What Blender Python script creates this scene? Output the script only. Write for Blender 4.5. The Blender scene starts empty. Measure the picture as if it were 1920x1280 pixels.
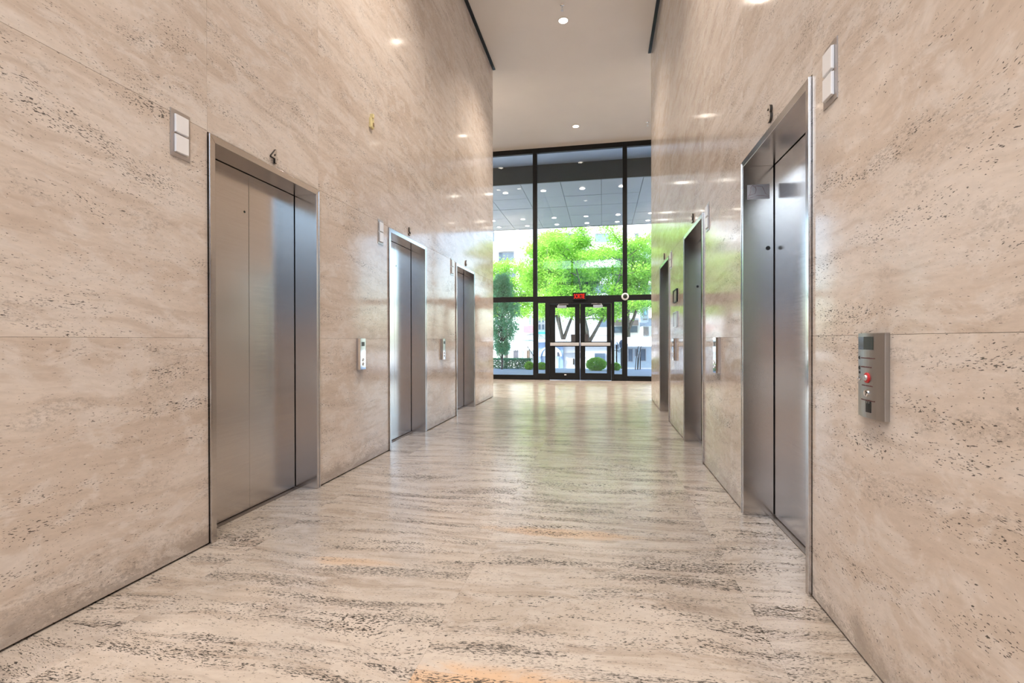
import bpy, bmesh, math, random
import numpy as np
from mathutils import Vector, Matrix
random.seed(7)
C = bpy.context.scene
COL = C.collection
PI = math.pi

# ------------------------------------------------------------------ camera, world, sun, exposure
CAM_H = 1.2
CF = 903.72
def _axes(a, p, r):
    f = Vector((-math.sin(a)*math.cos(p), math.cos(a)*math.cos(p), math.sin(p)))
    rt = Vector((math.cos(a), math.sin(a), 0)); up = rt.cross(f)
    return f, rt*math.cos(r)+up*math.sin(r), up*math.cos(r)-rt*math.sin(r)
FW, RT, UP = _axes(.1859, -.0035, -.0022)
cd = bpy.data.cameras.new('camera'); cam = bpy.data.objects.new('camera', cd); COL.objects.link(cam)
cd.sensor_width = 36; cd.lens = CF/1920*36; cd.clip_start = .05; cd.clip_end = 500
cam.matrix_world = Matrix(((RT.x, UP.x, -FW.x, 0), (RT.y, UP.y, -FW.y, 0), (RT.z, UP.z, -FW.z, CAM_H), (0, 0, 0, 1)))
C.camera = cam

w = bpy.data.worlds.new('world'); C.world = w; w.use_nodes = True
nt = w.node_tree; nt.nodes.clear()
sk = nt.nodes.new('ShaderNodeTexSky'); sk.sky_type = 'NISHITA'; sk.sun_disc = False
sk.sun_elevation = math.radians(50); sk.sun_rotation = math.radians(215); sk.air_density = 1.0; sk.dust_density = 2.0; sk.ozone_density = 1.0
bg = nt.nodes.new('ShaderNodeBackground'); wo = nt.nodes.new('ShaderNodeOutputWorld')
nt.links.new(sk.outputs[0], bg.inputs[0]); nt.links.new(bg.outputs[0], wo.inputs[0])
bg.inputs[1].default_value = 0.50
sd = bpy.data.lights.new('sun', 'SUN'); so = bpy.data.objects.new('sun', sd); COL.objects.link(so)
sd.energy = 5.4; sd.angle = .02; sd.color = (1, .95, .88)
so.rotation_euler = Vector((.72, .42, -1.05)).to_track_quat('-Z', 'Y').to_euler()
LAMP = 6.0        # radiance of the interior downlight lenses
LAMP_W = 450.0    # power of each interior downlight beam
C.view_settings.view_transform = 'Standard'; C.view_settings.look = 'None'
C.view_settings.gamma = 1; C.view_settings.use_curve_mapping = False
C.view_settings.exposure = 1.1
try:
    C.cycles.use_denoising = True; C.cycles.use_adaptive_sampling = True; C.cycles.adaptive_threshold = .03; C.cycles.time_limit = 1100; C.cycles.max_bounces = 7; C.cycles.diffuse_bounces = 4
    C.cycles.glossy_bounces = 3; C.cycles.transparent_max_bounces = 12; C.cycles.sample_clamp_indirect = 8
    C.cycles.caustics_reflective = False; C.cycles.caustics_refractive = False
except Exception: pass

# ------------------------------------------------------------------ dimensions (metres, corridor runs along +Y)
XL, XR = -2.278, .955
Y0, Y1 = .914, 9.966          # ends of the elevator core walls
YB, YW = -3.46, 14.338        # back and front glass walls
H, HD, ZJ = 6.928, 2.418, 1.215
MOD = 1.32
DOORS = [2.457+2.427*k+.559 for k in range(3)]
def at(px, py, Y):
    """point at depth Y seen at photo pixel (px, py)"""
    d = FW + (px-960)/CF*RT - (py-640)/CF*UP
    t = Y/d.y
    return Vector((d.x*t, Y, d.z*t+CAM_H))
def ax(px, Y): return at(px, 640, Y).x
def az(px, py, Y): return at(px, py, Y).z

# ------------------------------------------------------------------ material helpers
class NT:
    def __init__(s, name):
        s.m = bpy.data.materials.new(name); s.m.use_nodes = True; s.t = s.m.node_tree
        s.b = s.t.nodes['Principled BSDF']; s.out = s.t.nodes['Material Output']
    def n(s, typ, **kw):
        o = s.t.nodes.new(typ)
        for k, v in kw.items(): setattr(o, k, v)
        return o
    def l(s, a, b): s.t.links.new(a, b)
    def set(s, sock, v):
        if hasattr(v, 'links') or isinstance(v, bpy.types.NodeSocket): s.l(v, sock)
        else: sock.default_value = v
    def math(s, op, a, b=0., c=None, clamp=False):
        o = s.n('ShaderNodeMath', operation=op, use_clamp=clamp); s.set(o.inputs[0], a); s.set(o.inputs[1], b)
        if c is not None: s.set(o.inputs[2], c)
        return o.outputs[0]
    def vm(s, op, a, b):
        o = s.n('ShaderNodeVectorMath', operation=op); s.set(o.inputs[0], a); s.set(o.inputs[1], b); return o.outputs[0]
    def noise(s, vec, scale=1, detail=3, rough=.5, dist=0):
        o = s.n('ShaderNodeTexNoise'); s.set(o.inputs['Vector'], vec); o.inputs['Scale'].default_value = scale
        o.inputs['Detail'].default_value = detail; o.inputs['Roughness'].default_value = rough
        o.inputs['Distortion'].default_value = dist; return o.outputs['Fac']
    def ramp(s, f, a, b, va=0., vb=1.):
        o = s.n('ShaderNodeMapRange'); s.set(o.inputs[0], f)
        for i, v in enumerate((a, b, va, vb)): o.inputs[i+1].default_value = v
        o.interpolation_type = 'SMOOTHSTEP'; return o.outputs[0]
    def mix(s, f, a, b, mode='MIX'):
        o = s.n('ShaderNodeMix', data_type='RGBA', blend_type=mode); s.set(o.inputs[0], f)
        for k, v in ((6, a), (7, b)):
            if isinstance(v, tuple): v = (*v, 1)[:4]
            s.set(o.inputs[k], v)
        return o.outputs[2]
    def bump(s, h, st, d=.002):
        o = s.n('ShaderNodeBump'); o.inputs['Strength'].default_value = st; o.inputs['Distance'].default_value = d
        s.l(h, o.inputs['Height']); s.l(o.outputs[0], s.b.inputs['Normal'])

def mat(name, col, rough=.5, metal=0., var=.06, scale=6, emit=0, spec=None, stretch=(1, 1, 1), bump=0):
    t = NT(name)
    tc = t.n('ShaderNodeTexCoord'); v = t.vm('MULTIPLY', tc.outputs['Object'], stretch)
    f = t.noise(v, scale, 4)
    a = tuple(min(1, c*(1-var)) for c in col); b = tuple(min(1, c*(1+var)) for c in col)
    c = t.mix(t.ramp(f, .3, .7), a, b)
    t.l(c, t.b.inputs['Base Color'])
    t.b.inputs['Roughness'].default_value = rough; t.b.inputs['Metallic'].default_value = metal
    if spec is not None: t.b.inputs['Specular IOR Level'].default_value = spec
    if emit:
        t.l(c, t.b.inputs['Emission Color']); t.b.inputs['Emission Strength'].default_value = emit
    if bump: t.bump(f, bump)
    return t.m

def travertine(name, u, v, base, floor=False):
    """u = axis index along the beds, v = axis index across the beds"""
    t = NT(name)
    tc = t.n('ShaderNodeTexCoord'); oi = t.n('ShaderNodeObjectInfo')
    rnd = oi.outputs['Random']
    cmb = t.n('ShaderNodeCombineXYZ')
    t.l(t.math('MULTIPLY', rnd, 37.), cmb.inputs[0]); t.l(t.math('MULTIPLY', rnd, 53.), cmb.inputs[1]); t.l(t.math('MULTIPLY', rnd, 71.), cmb.inputs[2])
    p = t.vm('ADD', tc.outputs['Object'], cmb.outputs[0])
    def S(su, sv, sw=None):
        q = [sw if sw is not None else su]*3; q[u] = su; q[v] = sv; return tuple(q)
    # warp across the beds
    w1 = t.math('MULTIPLY', t.math('SUBTRACT', t.noise(t.vm('MULTIPLY', p, S(.55, 1.1)), 1, 2), .5), .42)
    w2 = t.math('MULTIPLY', t.math('SUBTRACT', t.noise(t.vm('MULTIPLY', p, S(4, 7)), 1, 3), .5), .05)
    sep = t.n('ShaderNodeSeparateXYZ'); t.l(p, sep.inputs[0])
    vo = t.math('ADD', t.math('ADD', sep.outputs[v], w1), w2)
    vo = t.math('ADD', vo, t.math('MULTIPLY', sep.outputs[u], -.05 if floor else .02))
    c2 = t.n('ShaderNodeCombineXYZ')
    for i in range(3): t.l(vo if i == v else sep.outputs[i], c2.inputs[i])
    q = c2.outputs[0]
    c0, c1, c2_, c3 = base
    big = t.noise(t.vm('MULTIPLY', q, S(.6, 2.6)), 1, 4, .6)
    col = t.mix(t.ramp(big, .34, .66), c0, c1)
    band = t.noise(t.vm('MULTIPLY', q, S(1.3, 14)), 1, 4, .62)
    col = t.mix(t.math('MULTIPLY', t.ramp(band, .47, .66), .6 if floor else .5), col, c2_)
    cloud = t.noise(t.vm('MULTIPLY', q, S(4.5, 9)), 1, 5, .68, .5)
    col = t.mix(t.math('MULTIPLY', t.ramp(cloud, .47, .62), .7), col, c3)
    fine = t.noise(t.vm('MULTIPLY', q, S(16, 52)), 1, 3, .7)
    fs = t.ramp(fine, .3, .7, .95, 1.04)
    g = t.n('ShaderNodeCombineColor'); [t.l(fs, g.inputs[i]) for i in range(3)]
    col = t.mix(1., col, g.outputs[0], 'MULTIPLY')
    # grey-brown porous patches
    pm = t.noise(t.vm('MULTIPLY', q, S(1.9, 6.5)), 1, 3, .6)
    if not floor:
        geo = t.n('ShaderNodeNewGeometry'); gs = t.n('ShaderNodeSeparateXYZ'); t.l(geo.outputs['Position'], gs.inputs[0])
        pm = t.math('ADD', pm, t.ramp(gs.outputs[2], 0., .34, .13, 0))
    pt = t.noise(t.vm('MULTIPLY', q, S(50, 110)), 1, 3, .75)
    por = t.math('MULTIPLY', t.ramp(pm, .53, .66), t.ramp(pt, .44, .64))
    col = t.mix(t.math('MULTIPLY', por, .38 if floor else .38), col, tuple(x*.42 for x in c2_))
    # open pits, short dark dashes along the beds
    km = t.noise(t.vm('MULTIPLY', q, S(1.2, 11) if floor else S(1.6, 8.5)), 1, 4, .65)
    if floor:
        th = t.ramp(km, .38, .66, .68, .535)
        k1 = t.noise(t.vm('MULTIPLY', q, S(66, 235)), 1, 2, .5)
        k2 = t.noise(t.vm('MULTIPLY', q, S(34, 165)), 1, 2, .55)
    else:
        th = t.ramp(km, .42, .74, .70, .58)
        k1 = t.noise(t.vm('MULTIPLY', q, S(60, 250)), 1, 2, .5)
        k2 = t.noise(t.vm('MULTIPLY', q, S(32, 170)), 1, 2, .6)
    d1 = t.math('SUBTRACT', k1, th); d2 = t.math('SUBTRACT', t.math('SUBTRACT', k2, th), .015)
    pit = t.math('MAXIMUM', t.ramp(d1, 0, .03), t.ramp(d2, 0, .03))
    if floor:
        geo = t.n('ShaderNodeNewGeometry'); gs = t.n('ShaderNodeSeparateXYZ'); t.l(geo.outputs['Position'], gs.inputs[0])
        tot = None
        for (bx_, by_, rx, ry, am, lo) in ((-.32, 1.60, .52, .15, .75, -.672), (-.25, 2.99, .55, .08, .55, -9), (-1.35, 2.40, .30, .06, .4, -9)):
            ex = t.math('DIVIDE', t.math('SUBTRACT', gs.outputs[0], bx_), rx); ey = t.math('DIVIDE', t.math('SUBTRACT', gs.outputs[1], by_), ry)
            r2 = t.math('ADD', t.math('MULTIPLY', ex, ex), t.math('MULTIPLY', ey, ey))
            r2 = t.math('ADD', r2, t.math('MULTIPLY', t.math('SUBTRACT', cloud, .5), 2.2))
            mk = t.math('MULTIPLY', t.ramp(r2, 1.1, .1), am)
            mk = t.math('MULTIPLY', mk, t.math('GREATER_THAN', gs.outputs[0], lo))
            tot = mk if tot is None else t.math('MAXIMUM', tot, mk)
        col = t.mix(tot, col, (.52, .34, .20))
    col = t.mix(t.math('MULTIPLY', pit, .95 if floor else .9), col, (.03, .026, .022))
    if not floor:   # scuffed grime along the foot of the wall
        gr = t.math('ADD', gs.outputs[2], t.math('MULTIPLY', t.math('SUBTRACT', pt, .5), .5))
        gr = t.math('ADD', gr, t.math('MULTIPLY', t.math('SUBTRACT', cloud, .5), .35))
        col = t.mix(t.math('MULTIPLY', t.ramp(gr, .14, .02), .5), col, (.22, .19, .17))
    # slab to slab tone
    tone = t.math('ADD', t.math('MULTIPLY', t.math('FRACT', t.math('MULTIPLY', rnd, 13.7)), .10 if floor else .05), .94 if floor else .97)
    g2 = t.n('ShaderNodeCombineColor'); [t.l(tone, g2.inputs[i]) for i in range(3)]
    col = t.mix(1., col, g2.outputs[0], 'MULTIPLY')
    t.l(col, t.b.inputs['Base Color'])
    rr = t.math('ADD', t.ramp(cloud, .3, .7, .17, .25) if floor else t.ramp(cloud, .3, .7, .07, .12), t.math('MULTIPLY', pit, .5))
    t.l(rr, t.b.inputs['Roughness'])
    t.b.inputs['Specular IOR Level'].default_value = .5 if floor else .32
    return t.m

def brushed(name, col, rough, axis=2):
    t = NT(name); tc = t.n('ShaderNodeTexCoord')
    s = [260.]*3; s[1] = 3; f = t.noise(t.vm('MULTIPLY', tc.outputs['Object'], tuple(s)), 1, 2)
    c = t.mix(t.ramp(f, .3, .7), tuple(x*.96 for x in col), tuple(x*1.03 for x in col))
    t.l(c, t.b.inputs['Base Color']); t.b.inputs['Metallic'].default_value = 1
    t.l(t.ramp(f, .2, .8, rough*.93, rough*1.07), t.b.inputs['Roughness'])
    o = t.noise(t.vm('MULTIPLY', tc.outputs['Object'], (1.2, 1.2, .8)), 1, 1)
    t.bump(o, .12, .02)
    return t.m

def glass(name, tint, ior=1.5):
    t = NT(name); t.t.nodes.remove(t.b)
    lw = t.n('ShaderNodeFresnel'); lw.inputs[0].default_value = ior
    tc = t.n('ShaderNodeTexCoord'); f = t.noise(tc.outputs['Object'], .4, 1)
    tr = t.n('ShaderNodeBsdfTransparent'); gl = t.n('ShaderNodeBsdfGlossy'); gl.inputs['Roughness'].default_value = .0
    c = t.mix(f, tint, tuple(x*.99 for x in tint)); t.l(c, tr.inputs[0])
    mx = t.n('ShaderNodeMixShader'); t.l(lw.outputs[0], mx.inputs[0]); t.l(tr.outputs[0], mx.inputs[1]); t.l(gl.outputs[0], mx.inputs[2])
    t.l(mx.outputs[0], t.out.inputs[0]); return t.m

def leafmat(name, c0, c1, trans=.35):
    t = NT(name); oi = t.n('ShaderNodeNewGeometry')
    f = t.n('ShaderNodeTexNoise'); f.inputs['Scale'].default_value = 1.3
    tc = t.n('ShaderNodeTexCoord'); t.l(tc.outputs['Object'], f.inputs['Vector'])
    k = t.math('ADD', t.math('MULTIPLY', oi.outputs['Random Per Island'], .6), t.math('MULTIPLY', t.ramp(f.outputs[0], .35, .65), .4))
    c = t.mix(k, c0, c1)
    t.l(c, t.b.inputs['Base Color']); t.b.inputs['Roughness'].default_value = .6
    ts = t.n('ShaderNodeBsdfTranslucent'); t.l(c, ts.inputs[0])
    mx = t.n('ShaderNodeMixShader'); mx.inputs[0].default_value = trans
    t.l(t.b.outputs[0], mx.inputs[1]); t.l(ts.outputs[0], mx.inputs[2]); t.l(mx.outputs[0], t.out.inputs[0]); return t.m

WB = ((.635, .545, .470), (.735, .665, .605), (.535, .440, .362), (.73, .675, .63))
FB = ((.385, .335, .288), (.455, .408, .362), (.285, .232, .19), (.44, .398, .36))
M = {}
M['wall'] = travertine('wall_travertine', 1, 2, WB)
M['wall_end'] = travertine('end_wall_travertine', 0, 2, WB)
M['floor'] = travertine('floor_travertine', 0, 1, FB, True)
M['grout'] = mat('grout', (.5, .43, .36), .8)
M['core'] = mat('dark_backing', (.03, .028, .026), .9)
M['ceil'] = mat('ceiling_paint', (.76, .72, .68), .7, var=.015, scale=1.5)
M['steel'] = brushed('brushed_steel', (.60, .56, .53), .19)
M['steel_trim'] = brushed('polished_steel_trim', (.66, .62, .58), .12)
M['chrome'] = mat('chrome', (.80, .79, .78), .06, 1, .01)
M['black'] = mat('black_metal', (.005, .0055, .006), .45, .0, .1, spec=.3)
M['satin'] = mat('satin_aluminium', (.62, .62, .62), .35, 1, .03)
M['sill'] = mat('worn_sill_metal', (.22, .19, .17), .45, .8)
M['bar'] = mat('push_bar_grey', (.50, .51, .53), .45, .2, .03)
M['white_plastic'] = mat('white_plastic', (.86, .87, .90), .25, 0, .01)
M['rubber'] = mat('black_rubber', (.01, .01, .01), .5)
M['dark_screen'] = mat('dark_display', (.022, .028, .024), .12)
M['red'] = mat('red_enamel', (.55, .03, .035), .35)
M['glass'] = glass('window_glass', (.86, .90, .90))
M['yellow'] = mat('pale_yellow_plastic', (.80, .70, .36), .5)
M['digit'] = mat('dark_bronze', (.04, .035, .03), .4, .3)
M['digit_face'] = mat('brushed_nickel', (.50, .44, .38), .5, .2, .02)
M['soffit'] = mat('soffit_panel_grey', (.30, .285, .30), .45, .0, .05, 1.2)
M['soffit_top'] = mat('soffit_plaster', (.80, .80, .77), .6, 0, .05, 1.2)
M['fascia'] = mat('fascia_dark_grey', (.055, .065, .065), .5)
M['paving'] = mat('terrace_paving', (.58, .61, .72), .7, 0, .06, 3)
M['street'] = mat('street_paving', (.55, .54, .52), .8, 0, .06, 2)

# ------------------------------------------------------------------ mesh helpers
def mesh_obj(name, bm, m, parent=None, smooth=False):
    me = bpy.data.meshes.new(name); bm.normal_update(); bm.to_mesh(me); bm.free()
    me.materials.append(m)
    if smooth: me.shade_smooth()
    o = bpy.data.objects.new(name, me); COL.objects.link(o)
    if parent is not None: o.parent = parent
    return o
def bx(bm, x0, x1, y0, y1, z0, z1, bev=0):
    vs = [bm.verts.new((x, y, z)) for x in (x0, x1) for y in (y0, y1) for z in (z0, z1)]
    fs = [(0, 1, 3, 2), (4, 6, 7, 5), (0, 4, 5, 1), (2, 3, 7, 6), (0, 2, 6, 4), (1, 5, 7, 3)]
    f = [bm.faces.new([vs[i] for i in q]) for q in fs]
    if bev:
        es = list({e for g in f for e in g.edges}); bmesh.ops.bevel(bm, geom=es, offset=bev, segments=1, affect='EDGES', profile=.5)
    return bm
def box(name, x0, x1, y0, y1, z0, z1, m, parent=None, bev=0):
    return mesh_obj(name, bx(bmesh.new(), x0, x1, y0, y1, z0, z1, bev), m, parent)
def prism(pts, axis, a, b, bev=0, bm=None):
    """extrude a polygon of 2-D points along an axis between a and b"""
    bm = bm or bmesh.new()
    def P(p, t):
        q = list(p); q.insert(axis, t); return q
    A = [bm.verts.new(P(p, a)) for p in pts]; B = [bm.verts.new(P(p, b)) for p in pts]
    f = [bm.faces.new(A), bm.faces.new(B[::-1])]
    n = len(pts)
    for i in range(n): f.append(bm.faces.new((A[i], B[i], B[(i+1) % n], A[(i+1) % n])))
    bmesh.ops.recalc_face_normals(bm, faces=f)
    if bev:
        es = list({e for g in f for e in g.edges}); bmesh.ops.bevel(bm, geom=es, offset=bev, segments=2, affect='EDGES', profile=.5)
    return bm
def lathe(prof, axis=2, n=24, loc=(0, 0, 0), bm=None, sgn=1):
    """prof: list of (radius, t) turned about an axis"""
    bm = bm or bmesh.new(); rings = []
    o = [i for i in range(3) if i != axis]
    for r, tt in prof:
        ring = []
        for k in range(n):
            a = 2*PI*k/n; q = [0, 0, 0]; q[axis] = tt*sgn; q[o[0]] = r*math.cos(a); q[o[1]] = r*math.sin(a)
            ring.append(bm.verts.new([q[i]+loc[i] for i in range(3)]))
        rings.append(ring)
    fs = []
    for i in range(len(rings)-1):
        for k in range(n): fs.append(bm.faces.new((rings[i][k], rings[i][(k+1) % n], rings[i+1][(k+1) % n], rings[i+1][k])))
    fs.append(bm.faces.new(rings[0])); fs.append(bm.faces.new(rings[-1]))
    bmesh.ops.recalc_face_normals(bm, faces=fs)
    return bm
def tube(bm, pts, rad, n=6):
    """tapered tube through points; rad is a number or a list"""
    rad = rad if isinstance(rad, (list, tuple)) else [rad]*len(pts)
    prev = None; pts = [Vector(p) for p in pts]
    for i, p in enumerate(pts):
        d = (pts[min(i+1, len(pts)-1)]-pts[max(i-1, 0)]).normalized()
        s = d.orthogonal().normalized(); s2 = d.cross(s)
        ring = [bm.verts.new(p+rad[i]*(math.cos(2*PI*k/n)*s+math.sin(2*PI*k/n)*s2)) for k in range(n)]
        if prev:
            # align rings to avoid twist
            off = min(range(n), key=lambda j: (ring[j].co-prev[0].co).length)
            ring = ring[off:]+ring[:off]
            for k in range(n): bm.faces.new((prev[k], prev[(k+1) % n], ring[(k+1) % n], ring[k]))
        else: bm.faces.new(ring[::-1])
        prev = ring
    bm.faces.new(prev)
    return bm
def tag(o, label, cat, group=None, kind=None):
    o['label'] = label; o['category'] = cat
    if group: o['group'] = group
    if kind: o['kind'] = kind
    return o
def thing(name, loc=(0, 0, 0), rz=0):
    o = bpy.data.objects.new(name, None); COL.objects.link(o); o.location = loc; o.rotation_euler = (0, 0, rz)
    o.empty_display_size = .1
    return o
def struct(o, label=None, cat=None):
    o['kind'] = 'structure'
    if label: o['label'] = label
    if cat: o['category'] = cat
    return o
def copy_tree(o, parent=None):
    c = o.copy(); COL.objects.link(c)
    if parent is not None: c.parent = parent
    for ch in [x for x in COL.objects if x.parent == o]: copy_tree(ch, c)
    return c
def text_mesh(name, s, size, depth, m, parent=None, bold=0., loc=(0, 0, 0), rot=(0, 0, 0), spacing=1, sx=1):
    cu = bpy.data.curves.new(name, 'FONT'); cu.body = s; cu.size = size; cu.extrude = depth/2; cu.align_x = 'CENTER'; cu.align_y = 'CENTER'
    cu.offset = bold; cu.space_character = spacing; cu.resolution_u = 3
    t = bpy.data.objects.new(name, cu); COL.objects.link(t)
    dg = bpy.context.evaluated_depsgraph_get(); me = bpy.data.meshes.new_from_object(t.evaluated_get(dg))
    bpy.data.objects.remove(t); bpy.data.curves.remove(cu)
    me.materials.clear(); me.materials.append(m)
    o = bpy.data.objects.new(name, me); COL.objects.link(o); o.location = loc; o.rotation_euler = rot; o.scale = (sx, 1, 1)
    if parent is not None: o.parent = parent
    return o

# ------------------------------------------------------------------ floor
SX0, SX1 = -9.93, 8.56      # side extents of the lobbies
fl = struct(box('floor', SX0, SX1, YB-.1, YW+.1, -.20, -.022, M['grout']), 'polished cream travertine floor of the elevator lobby', 'floor')
xs = sorted({-.672+MOD*k for k in range(-7, 8)}); ys = sorted({1.66+MOD*k for k in range(-3, 10)})
ys = [YB-.0]+[y for y in ys if y > YB+.3]+[YW+.0]
tmesh = {}
for i in range(len(xs)-1):
    for j in range(len(ys)-1):
        x0, x1, y0, y1 = xs[i], xs[i+1], ys[j], ys[j+1]
        key = (round(x1-x0, 3), round(y1-y0, 3))
        if key not in tmesh:
            g = .0003; o = box('tile', g, key[0]-g, g, key[1]-g, -.02, 0, M['floor'], fl, 0); tmesh[key] = o.data
        else:
            o = bpy.data.objects.new('tile', tmesh[key]); COL.objects.link(o); o.parent = fl
        o.location = (x0, y0, 0)

# ------------------------------------------------------------------ ceiling
ce = struct(box('ceiling', SX0, SX1, YB-.1, YW+.1, H, H+.25, M['ceil']), 'smooth white plaster ceiling high above the lobby', 'ceiling')
for i, (x0, x1) in enumerate(((XL, XL+.055), (XR-.055, XR))):
    struct(box('trim_%d' % (i+1), x0, x1, Y0, Y1+.015, H-.022, H-.001, M['black']), 'thin black reveal strip between ceiling and %s travertine wall' % ('left' if i == 0 else 'right'), 'trim')

# ------------------------------------------------------------------ core walls with travertine slabs
TH = .03; G = .0005
def core(side):
    L = side == 'left'
    X = XL if L else XR
    s = -1 if L else 1                 # direction into the wall
    far = SX0 if L else SX1
    bm = bmesh.new()
    def b2(xa, xb, *r): bx(bm, min(xa, xb), max(xa, xb), *r)
    xb = X+s*TH; xd = X+s*.30
    b2(xd, far, Y0+TH, Y1-TH, 0, H)
    yy = Y0+TH
    for c in DOORS:
        b2(xb, xd, yy, c-.563, 0, H); b2(xb, xd, c-.563, c+.563, HD+.004, H); yy = c+.563
    b2(xb, xd, yy, Y1-TH, 0, H)
    o = struct(mesh_obj('wall_'+side, bm, M['core']), ('left' if L else 'right')+' corridor wall clad in tall honed travertine slabs around three elevators', 'wall')
    def slab(y0, y1, z0, z1):
        x0, x1 = sorted((X, xb-s*.002))
        box('slab', x0, x1, y0+G, y1-G, z0+G, z1-G, M['wall'], o, .0009)
    e = [Y0]+[v for c in DOORS for v in (c-.563, c+.563)]+[Y1]
    for k in range(4):
        a, b = e[2*k], e[2*k+1]
        slab(a, b, .010, ZJ)
        if L or k not in (0, 1): slab(a, b, ZJ, HD+.012); slab(a, b, HD+.012, H-.001)
        else: slab(a, b, ZJ, H-.001)
        if k < 3: slab(b, e[2*k+2], HD+.006, H-.001)
    # end faces
    n = 5
    for yf, sg in ((Y0, 1), (Y1, -1)):
        wdt = (abs(far-X)-TH)/n
        for k in range(n):
            xa = X+s*(TH*0+wdt*k)+s*.0; xb_ = xa+s*wdt
            if k == 0: xa = X+s*TH
            x0, x1 = sorted((xa, xb_))
            for z0, z1 in ((.006, ZJ), (ZJ, HD+.012), (HD+.012, H-.001)):
                y0, y1 = sorted((yf, yf+sg*(TH-.002)))
                box('slab', x0+G, x1-G, y0, y1, z0+G, z1-G, M['wall_end'], o, .0009)
    return o
WL = core('left'); WR = core('right')
for nm, xa, xb_ in (('wall_far_left', SX0-.2, SX0), ('wall_far_right', SX1, SX1+.2)):
    struct(box(nm, xa, xb_, YB-.1, YW+.1, 0, H, M['wall']), 'plain travertine side wall closing the %s end of the lobby' % nm[9:], 'wall')

# ------------------------------------------------------------------ elevator entrances
def make_entrance():
    t = thing('elevator_entrance')
    for sg in (-1, 1):
        pts = [(sg*.559, .0), (sg*.559, HD), (sg*.5155, HD-.0435), (sg*.5155, .0)]
        mesh_obj('jamb', prism(pts, 0, -.181, .011, .0012), M['steel'], t)
        # bright polished nosing on the face of the jamb
        mesh_obj('jamb_nosing', prism([(sg*.5595, 0), (sg*.5595, HD), (sg*.549, HD-.0105), (sg*.549, 0)], 0, .011, .015, .001), M['steel_trim'], t)
    pts = [(-.5585, HD+.0005), (.5585, HD+.0005), (.515, HD-.043), (-.515, HD-.043)]
    mesh_obj('header', prism(pts, 0, -.181, .011, .0012), M['steel'], t)
    for sg in (-1, 1):
        y0, y1 = sorted((sg*.0008, sg*.5135))
        box('door_leaf', -.214, -.186, y0, y1, .010, HD-.046, M['steel'], t, .0015)
    sb = bmesh.new(); bx(sb, -.215, -.196, -.5135, .5135, -.0, .006); bx(sb, -.190, -.150, -.5135, .5135, 0, .004)
    mesh_obj('sill', sb, M['sill'], t)
    return t
ent0 = make_entrance()
lab = {('L', 0): 'steel elevator entrance under number 4, nearest on the left wall', ('L', 1): 'steel elevator entrance under number 5, middle of the left wall', ('L', 2): 'steel elevator entrance under number 6, farthest on the left wall',
       ('R', 0): 'steel elevator entrance under number 3 with helmet sticker inside its jamb', ('R', 1): 'steel elevator entrance under number 2, middle of the right wall', ('R', 2): 'steel elevator entrance under number 1, farthest on the right wall'}
ents = {}
for s in 'LR':
    for k in range(3):
        e = ent0 if (s, k) == ('L', 0) else copy_tree(ent0)
        e.location = (XL if s == 'L' else XR, DOORS[k], 0); e.rotation_euler = (0, 0, 0 if s == 'L' else PI)
        tag(e, lab[(s, k)], 'elevator', 'elevator entrances along the corridor'); ents[(s, k)] = e
# key holes
def keyhole(parent, loc, axis, r, sgn):
    bm = lathe([(r*1.15, 0), (r*1.15, .0015), (r, .002), (r*.6, .0022)], axis, 20, loc, sgn=sgn)
    return mesh_obj('keyhole', bm, M['rubber'], parent)
keyhole(ents[('L', 0)], (-.186, 2.975-DOORS[0], 2.10), 0, .007, 1)
keyhole(ents[('L', 1)], (-.186, .05, 2.10), 0, .007, 1)
keyhole(ents[('L', 2)], (-.186, .05, 2.10), 0, .007, 1)
# world far jamb face lies at Y = DOORS+.5155 and looks back along -Y; on the right side local y = -(Y-DOORS), local x = XR - X
for k, (px, py) in ((0, (1440, 465)), (1, (1308, 537))):
    p = at(px, py, DOORS[k]+.5155)
    keyhole(ents[('R', k)], (XR-p.x, -.5155, p.z), 1, .0125, 1)

# helmet sticker on the jamb of elevator 3
ya = DOORS[0]+.5155
p0, p1 = at(1401, 347, ya), at(1443, 372, ya)
hs = thing('helmet_sticker', ((p0.x+p1.x)/2, ya-.0006, (p0.z+p1.z)/2))
tag(hs, 'small translucent sticker with red outline of a firefighter helmet, on elevator 3 jamb', 'sticker')
sw, sh = (p1.x-p0.x)/2, abs(p0.z-p1.z)/2
box('film', -sw, sw, -.0004, .0004, -sh, sh, mat('sticker_film', (.50, .50, .53), .45, .3), hs)
hm = mat('sticker_red_ink', (.16, .02, .03), .6)
bm = bmesh.new()
def stroke(pts): tube(bm, [(x*sw, -.0010, z*sh) for x, z in pts], .0009, 5)
stroke([(-.95, -.85), (-.9, -.45), (-.6, -.35), (-.3, -.25), (-.2, .3), (-.25, .6), (-.55, .9), (-.7, .6), (-.72, 0), (-.8, -.4)])
stroke([(-.55, .9), (-.1, .9), (.05, .75), (.35, .65), (.5, .2), (.62, -.3), (.95, -.6), (.9, -.75), (.4, -.55), (-.1, -.5), (-.6, -.75), (-.95, -.85)])
stroke([(-.2, .3), (-.3, .75), (.05, .75)])
mesh_obj('helmet_outline', bm, hm, hs)

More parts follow.
